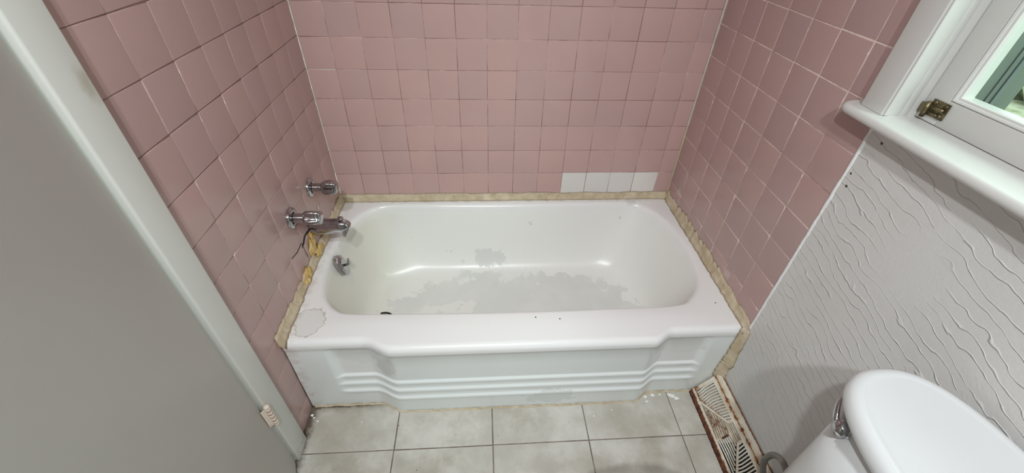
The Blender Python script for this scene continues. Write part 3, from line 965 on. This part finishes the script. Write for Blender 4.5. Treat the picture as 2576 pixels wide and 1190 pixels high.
# sash
XS = W + .052
mb = MB()
mb.box((XS, -.857, 1.1212), (XS + .034, -.8105, 2.008), 0, .0015)
mb.box((XS, Y2 + .002, 1.1212), (XS + .034, Y2 + .048, 2.008), 0, .0015)
mb.box((XS + .0002, Y2 + .048, 1.1210), (XS + .034, -.857, 1.1705), 0, .0015)
mb.box((XS + .0002, Y2 + .048, 1.960), (XS + .034, -.857, 2.0078), 0, .0015)
sash = wpart(mb, 'sash', M['window_paint'])
mb = MB()
Y3, ZB, ZT = Y2 + .048, 1.1705, 1.960
def beadring(off, x):
    return [(x, -.857 - off, ZB + off), (x, Y3 + off, ZB + off), (x, Y3 + off, ZT - off), (x, -.857 - off, ZT - off)]
mb.loft([beadring(-.0005, XS + .003), beadring(.003, XS - .001), beadring(.006, XS + .001), beadring(.0072, XS + .004), beadring(.0105, XS + .005), beadring(.012, XS + .011), beadring(.012, XS + .03)], True, False, False, 0, False)
bd = wpart(mb, 'glazing_bead', M['window_paint'], sash); bd.location = (0, 0, 0)
mb = MB()
mb.box((XS + .012, Y3 + .0005, ZB + .0005), (XS + .015, -.8575, ZT - .0005))
g = wpart(mb, 'glass', M['glass'], sash); g.location = (0, 0, 0)
# rusty hinge at the foot of the stile
mb = MB()
xh = XS - .002
mb.box((xh, -.8665, 1.1335), (xh + .002, -.828, 1.1655), 0, .0006)
mb.tube([(xh - .003, -.826, 1.128), (xh - .003, -.826, 1.158)], .0048, 12)
mb.tube([(xh - .003, -.838, 1.150), (xh - .003, -.862, 1.152)], .0035, 10)
mb.tube([(xh - .002, -.836, 1.139), (xh - .002, -.855, 1.139)], .003, 10)
mb.box((xh - .004, -.8105, 1.1345), (xh + .002, -.8255, 1.1535), 0, .0006) if False else mb.box((xh - .004, -.8255, 1.1345), (xh + .002, -.8112, 1.1535), 0, .0006)
mb.lathe((xh - .0002, -.858, 1.139), (-1, 0, 0), [(0, .0048), (.0022, .0048), (.0035, .002)], 14)
mb.lathe((xh - .0002, -.860, 1.160), (-1, 0, 0), [(0, .004), (.002, .004), (.003, .002)], 14)
mb.lathe((xh - .0002, -.836, 1.160), (-1, 0, 0), [(0, .004), (.002, .004), (.003, .002)], 14)
wpart(mb, 'hinge', M['brass'])
# outer storm frame
mb = MB()
mb.box((W + .0905, -.838, 1.1205), (1.702, -.8095, 2.015))
mb.box((W + .0905, Y2 + .0005, 1.1205), (XO + .004, Y2 + .035, 2.015))
mb.box((W + .0905, Y2 + .035, 1.1205), (1.702, -.838, 1.128))
mb.box((W + .0905, Y2 + .035, 1.98), (1.702, -.838, 2.015))
wpart(mb, 'storm_frame', M['storm'])
mb = MB()
for xx, w_ in ((1.640, .0015), (1.655, .008)):
    mb.box((xx, -.8405, 1.1285), (xx + w_, -.8382, 1.979), 0, .0006)
wpart(mb, 'storm_track', M['storm_metal'])

# ------------------------------------------------------------------ floor register
P0 = Vector((1.412, 0, .018)); P1 = Vector((1.4898, 0, .129))
fd = (P1 - P0).normalized(); fn = Vector((-fd.z, 0, fd.x))
FW = (P1 - P0).length
RY0, RLEN = -.7835, .396
def fp(s, t, d=0.0):
    p = P0 + fd * t + fn * d
    return Vector((p.x, RY0 - s, p.z))
reg = empty('floor_register', (1.45, RY0 - RLEN / 2, 0), 'rusty white metal floor register sloping against the wall by the tub', 'register')
def rpart(mb, name, mat, parent=reg, **kw):
    o = mb.build(name, mat, reg, origin=reg.location, **kw)
    if parent is not reg:
        o.parent = parent; o.location = (0, 0, 0)
    return o
def strip(mb, poly, d0, d1, rust):
    lo = [mb.vert(fp(s, t, d0), r) for (s, t), r in zip(poly, rust)]
    hi = [mb.vert(fp(s, t, d1), r) for (s, t), r in zip(poly, rust)]
    m_ = len(poly)
    for k in range(m_):
        mb.face((lo[k], lo[(k + 1) % m_], hi[(k + 1) % m_], hi[k]))
    mb.face(list(reversed(lo))); mb.face(hi)
def band(mb, t0, t1, s0, s1, d0, d1, r0, r1, nseg=24):
    for k in range(nseg):
        a, b = s0 + (s1 - s0) * k / nseg, s0 + (s1 - s0) * (k + 1) / nseg
        strip(mb, [(a, t0), (b, t0), (b, t1), (a, t1)], d0, d1, [r0, r0, r1, r1])
TG0, TG1 = .012, .0925
mb = MB()
band(mb, .0, TG0, 0, RLEN, -.003, 0, .72, .2)               # lower border
band(mb, TG1, .1085, 0, RLEN, -.003, 0, .15, .62)            # upper border, below the crease
band(mb, .1085, .1115, 0, RLEN, -.0035, -.0006, .80, .80)    # rusted crease
band(mb, .1115, FW - .006, 0, RLEN, -.003, .0008, .55, .12)
band(mb, FW - .006, FW, 0, RLEN, -.003, .0004, .2, .85)
band(mb, TG0, TG1, 0, .0125, -.003, 0, .55, .35, 2)          # end borders
band(mb, TG0, TG1, RLEN - .0125, RLEN, -.003, 0, .5, .4, 2)
# end cheeks down to the floor
for s in (0.0006, RLEN - .0006):
    ring_ = [fp(s, 0, -.001), fp(s, FW, -.001), Vector((W - .0008, RY0 - s, .0)), Vector((P0.x, RY0 - s, 0))]
    ring2 = [p + Vector((0, .0012, 0)) for p in ring_]
    mb.loft([ring_, ring2], True, True, True, 0, False, .5)
rpart(mb, 'register_frame', M['register'], attr='rust')
mb = MB()
n1 = Noise1(131, .006)
rows = []
for k in range(133):
    s = RLEN * k / 132
    x = P0.x - .0012 - .0018 * abs(n1(s)) - .0008 * n1(s * 3)
    rows.append([(P0.x + .001, RY0 - s, .0195), (x + .001, RY0 - s, .018), (x - .001, RY0 - s, .009), (x - .003, RY0 - s, .0004), (P0.x + .001, RY0 - s, .0004)])
mb.loft(rows, True, True, True, 0, True)
rpart(mb, 'rusted_lip', M['rust_dark'])
mb = MB()
MIDS = RLEN / 2
def diag_t(s):           # lower edge of the end fan at distance s from its end
    return TG0 if s < .062 else TG0 + (s - .062) * (.076 - TG0) / (.164 - .062)
def mir(s, flip):
    return RLEN - s if flip else s
NA = 15
for flip in (False, True):
    for k in range(NA):
        c = .0215 + k * .0098
        pts = []
        tt = max(diag_t(c + .006), TG0)
        if tt > .072: tt = .074
        for q in range(5):
            t = tt - .002 + (TG1 + .001 - tt + .002) * q / 4
            bend = .006 * (1 - abs((t - .055) / .045)) * (-1) + .004 * (k - 7) / 7 * (t - .05) / .04
            pts.append(fp(mir(c + bend, flip), t, -.0008))
        mb.bar(pts, .0048, .0022, fn, 0, [.55 + .15 * random.random(), .35, .12, .06, .1] if not flip else [.3, .15, .08, .08, .1])
    # diagonal ribs
    mb.bar([fp(mir(.056, flip), TG0 - .001, -.0001), fp(mir(.164, flip), .0765, -.0001), fp(mir(.1645, flip), TG1 + .001, -.0001)], .0075, .003, fn, 0, [.35, .4, .4])
    # lengthwise bars of the middle field
    for k in range(7):
        t = .0185 + .0078 * k
        s0 = .072 + (t - TG0) * 1.62
        mb.bar([fp(mir(s0, flip), t, -.0008), fp(mir(.15 + .004 * k, flip), t + .001, -.0008), fp(mir(.194, flip), t - .0015, -.0008)], .0042, .0022, fn, 0,
               ([.50, .58, .46] if not flip else [.12, .2, .3]))
for k in range(3):
    t = .0725 + .0066 * k
    mb.bar([fp(.166, t, -.0008), fp(.198, t, -.0008), fp(RLEN - .166, t, -.0008)], .0034, .0022, fn, 0, [.3, .42, .5])
mb.bar([fp(MIDS, TG0 - .001, -.0001), fp(MIDS, .066, -.0001)], .007, .003, fn, 0, [.5, .5])
mb.bar([fp(.165, .0670, -.0001), fp(RLEN - .165, .0670, -.0001)], .004, .003, fn, 0, [.4, .4])
rpart(mb, 'grille', M['register'], attr='rust')
mb = MB()
mb.bar([fp(MIDS + .002, .033, .002), fp(MIDS + .001, .060, .002)], .005, .004, fn)
rpart(mb, 'damper_lever', M['rust_dark'])
mb = MB()
strip(mb, [(.004, .006), (RLEN * .52, .006), (RLEN * .585, .098), (.004, .098)], -.0082, -.0072, [0] * 4)
rpart(mb, 'lit_backing_plate', M['lit_backing'])  # pale sheet standing for the lit louvers behind the slots
mb = MB()
strip(mb, [(.003, .004), (RLEN - .003, .004), (RLEN - .003, .112), (.003, .112)], -.0125, -.0115, [0] * 4)
rpart(mb, 'shade_backing_sheet', M['shade_backing'])  # flat dark sheet standing for the shade inside the register

# ------------------------------------------------------------------ toilet
TCX, TCY = 1.3605, -1.430
toilet = empty('toilet', (1.1, TCY, 0), 'white two piece toilet with oval tank lid under the window', 'toilet')
def tpart(mb, name, mat, **kw):
    return mb.build(name, mat, toilet, origin=toilet.location, **kw)
def sup(hx, hy, z, ex=2.4, cx=TCX, cy=TCY, seg=96, back=None):
    out = []
    for k in range(seg):
        a = 2 * pi * k / seg
        c, s = cos(a), sin(a)
        x = cx + math.copysign(abs(c) ** (2 / ex), c) * hx
        if back is not None:
            x = min(x, back)
        out.append((x, cy + math.copysign(abs(s) ** (2 / ex), s) * hy, z))
    return out
mb = MB()
BK = W - .012
mb.loft([sup(.080, .175, .405, 2.8), sup(.098, .192, .410, 2.8), sup(.104, .198, .43, 2.8), sup(.110, .203, .60, 2.6), sup(.113, .208, .765, 2.5)], True, True, True)
tpart(mb, 'tank', M['porcelain'])
mb = MB()
lz = .762
mb.loft([sup(.112, .214, lz, 2.45), sup(.1235, .2275, lz + .003, 2.45), sup(.1275, .2325, lz + .010, 2.45), sup(.129, .234, lz + .020, 2.45), sup(.128, .233, lz + .029, 2.45),
         sup(.1245, .2295, lz + .036, 2.45), sup(.118, .223, lz + .0405, 2.45), sup(.110, .215, lz + .0418, 2.45), sup(.106, .211, lz + .0405, 2.45), sup(.101, .206, lz + .0398, 2.45), sup(.05, .12, lz + .0405, 2.4), sup(.01, .03, lz + .041, 2.2)], True, True, True)
tpart(mb, 'tank_lid', M['porcelain'])
mb = MB()
bx, by, bz = 1.263, -1.280, .738
ax = Vector((-.86, .50, 0)).normalized()
mb.lathe((bx + .016, by - .010, bz), ax, [(0, .0135), (.006, .0145), (.010, .0125), (.014, .0125)], 24, 0, True, True)
cB = Vector((bx, by, bz))
rings_ = []
lump_prof = [(-.010, .0105), (-.004, .0150), (.002, .0162), (.007, .0150), (.011, .0115), (.0135, .0065), (.0145, .002)]
mb.lathe(cB, ax, lump_prof, 28, 0, True, True)
side = Vector((.50, .86, 0)).normalized()
armp = [cB + side * s + ax * o + Vector((0, 0, zz)) for s, o, zz in ((-.010, -.004, -.012), (.0, .001, -.016), (.016, .004, -.010), (.030, .006, .000), (.044, .006, .010), (.056, .003, .017))]
arm_r = [(.004, .006), (.0055, .008), (.0055, .0085), (.005, .008), (.004, .0065), (.002, .003)]
rr_ = []
for p, (ra, rb) in zip(spline(armp, 4, False), [tuple(a * (1 - f) + b * f for a, b in zip(arm_r[i], arm_r[min(i + 1, 5)])) for i in range(5) for f in (0, .25, .5, .75)] + [arm_r[5]]):
    p = Vector(p)
    rr_.append([p + ax * (ra * cos(2 * pi * q / 14)) + (Vector((0, 0, 1)) * .85 - side * .5).normalized() * (rb * sin(2 * pi * q / 14)) for q in range(14)])
mb.loft(rr_, True, True, True)
tpart(mb, 'flush_lever', M['chrome'])
# bowl, seat and lid (below the frame of the photograph)
mb = MB()
def egg(hx0, hx1, hy, z, cx, seg=64):
    out = []
    for k in range(seg):
        a = 2 * pi * k / seg
        c, s = cos(a), sin(a)
        out.append((cx + (hx1 if c > 0 else hx0) * math.copysign(abs(c) ** .9, c), TCY + hy * math.copysign(abs(s) ** .9, s), z))
    return out
mb.loft([egg(.20, .24, .115, .0005, 1.10), egg(.20, .24, .112, .03, 1.10), egg(.15, .22, .10, .10, 1.10), egg(.14, .20, .10, .19, 1.09), egg(.21, .22, .145, .28, 1.05), egg(.245, .235, .175, .36, 1.035),
         egg(.25, .24, .18, .388, 1.03), egg(.24, .235, .172, .395, 1.03), egg(.18, .15, .12, .394, 1.02), egg(.16, .13, .10, .34, 1.02), egg(.09, .08, .06, .26, 1.03)], True, True, True)
mb.box((1.24, TCY - .10, .33), (1.42, TCY + .10, .405), 0, .02, 3)
tpart(mb, 'bowl', M['porcelain'])
mb = MB()
mb.loft([egg(.245, .19, .178, .398, 1.03), egg(.25, .195, .183, .404, 1.03), egg(.25, .195, .183, .412, 1.03), egg(.243, .19, .176, .418, 1.03), egg(.15, .12, .105, .416, 1.02), egg(.145, .115, .10, .408, 1.02), egg(.15, .12, .105, .398, 1.02)], True)
tpart(mb, 'seat', M['plastic'])
mb = MB()
mb.loft([egg(.245, .20, .178, .4195, 1.03), egg(.25, .205, .182, .424, 1.03), egg(.25, .205, .182, .432, 1.03), egg(.238, .20, .17, .438, 1.03), egg(.1, .1, .07, .441, 1.03)], True, True, True)
tpart(mb, 'seat_cover', M['plastic'])
# water supply
hose = empty('supply_hose', (1.43, -1.135, 0), 'grey flexible supply hose looping between the register and the toilet tank', 'hose')
pts = spline([(1.462, -1.145, .12), (1.440, -1.138, .165), (1.423, -1.129, .225), (1.4195, -1.136, .277), (1.419, -1.155, .302), (1.416, -1.180, .309), (1.410, -1.212, .300), (1.398, -1.245, .292),
              (1.385, -1.270, .315), (1.378, -1.285, .355), (1.376, -1.29, .404)], 6, False)
mb = MB(); mb.tube(pts, .0085, 14)
mb.build('hose_line', M['hose'], hose, origin=hose.location)
mb = MB()
mb.tube([(W - .0008, -1.147, .105), (1.462, -1.147, .105)], .008, 14)
mb.lathe((W - .0008, -1.147, .105), (-1, 0, 0), [(0, .022), (.003, .021), (.006, .010)], 24)
mb.tube([(1.462, -1.147, .090), (1.462, -1.146, .135)], .0115, 14)
mb.tube([(1.462, -1.147, .105), (1.440, -1.150, .105)], [.012, .016], 14)
mb.build('stop_valve', M['chrome'], hose, origin=hose.location)

# ------------------------------------------------------------------ outdoors seen through the pane
mb = MB(); mb.box((XO + .05, -14, -.62), (16, 10, -.5)); struct(mb.build('ground', M['yard']), 'pale yard outside the window')
mb = MB()
rows = []
n1, n2 = Noise1(201, .5), Noise1(202, .35)
for i in range(61):
    y = -8 + 15 * i / 60
    rows.append([(7.5 + .5 * n1(y * 2 + zz * 3) + .5 * abs(zz - .9), y, -.5 + zz * (2.2 + .3 * n2(y))) for zz in (0, .25, .5, .75, .95, 1.0)] + [(8.6, y, -.5 + 2.2 + .3 * n2(y)), (8.8, y, -.5)])
mb.loft(rows, True, True, True)
tag(mb.build('hedge', M['hedge'], origin=(8, 0, -.5)), 'clipped green hedge beyond the yard outside the window', 'hedge')

# ------------------------------------------------------------------ light
def area(name, loc, target, size, power, col, shape='DISK', size_y=None, spread=180):
    l = bpy.data.lights.new(name, 'AREA'); l.shape = shape; l.size = size
    if size_y:
        l.size_y = size_y
    l.energy = power; l.color = col; l.spread = radians(spread)
    o = bpy.data.objects.new(name, l); COL.objects.link(o)
    o.location = loc
    o.rotation_euler = (Vector(target) - Vector(loc)).to_track_quat('-Z', 'Y').to_euler()
    return o
LC = (.94, .985, 1.0)
area('vanity_lamp', (.70, -2.17, 2.26), (.84, -.55, .2), .08, 8.9, LC, spread=116)
area('vanity_lamp', (.42, -1.86, 2.24), (.88, -.55, .2), .065, 6.8, LC, spread=116)
area('bounce_fill', (.75, -1.55, 2.385), (.75, -1.55, 0), 1.1, 2.1, LC, 'SQUARE')  # added soft fill in place of light bounced off the ceiling
area('daylight', (W + 1.4, -2.5, 3.1), (W, -1.1, 1.3), 1.2, 60, (.78, 1.0, .91), 'SQUARE')
wd = bpy.data.worlds.new('sky'); scene.world = wd; wd.use_nodes = True
nt = wd.node_tree; nt.nodes.clear()
ow = nt.nodes.new('ShaderNodeOutputWorld'); bg = nt.nodes.new('ShaderNodeBackground')
sky = nt.nodes.new('ShaderNodeTexSky'); sky.sky_type = 'HOSEK_WILKIE'; sky.turbidity = 6; sky.ground_albedo = .4
sky.sun_direction = Vector((.3, .6, .74)).normalized()
mx = nt.nodes.new('ShaderNodeMix'); mx.data_type = 'RGBA'; mx.inputs[0].default_value = .75; mx.inputs[7].default_value = (.90, 1.0, .95, 1)
nt.links.new(sky.outputs[0], mx.inputs[6]); nt.links.new(mx.outputs[2], bg.inputs[0]); nt.links.new(bg.outputs[0], ow.inputs[0])
bg.inputs[1].default_value = 3.4
wd.cycles.sampling_method = 'NONE'

# ------------------------------------------------------------------ camera
cam = bpy.data.cameras.new('camera'); co = bpy.data.objects.new('camera', cam); COL.objects.link(co)
cam.sensor_width = 36; cam.sensor_fit = 'HORIZONTAL'; cam.lens = 1050.664 / 2576 * 36
cam.clip_start = .02
R = ((0.9976284958385092, -0.06222192945877726, 0.02942474783954164), (-0.01670498900717832, -0.6336118772260462, -0.7734707055734922), (0.06677070939613954, 0.7711448764872348, -0.6331486806700488))
rot = Matrix((R[0], [-v for v in R[1]], [-v for v in R[2]])).transposed()
co.matrix_world = Matrix.Translation((.63225711, -1.60049397, 1.06168005 + .3964)) @ rot.to_4x4()
scene.camera = co
cy = scene.cycles
cy.max_bounces = 6; cy.diffuse_bounces = 4; cy.glossy_bounces = 3; cy.transmission_bounces = 4; cy.transparent_max_bounces = 6
cy.caustics_reflective = False; cy.caustics_refractive = False; cy.blur_glossy = 1.0
cy.use_adaptive_sampling = True; cy.adaptive_threshold = .04
cy.use_denoising = True
cy.use_light_tree = False
scene.view_settings.view_transform = 'Standard'
scene.view_settings.look = 'None'
scene.view_settings.exposure = 0.0
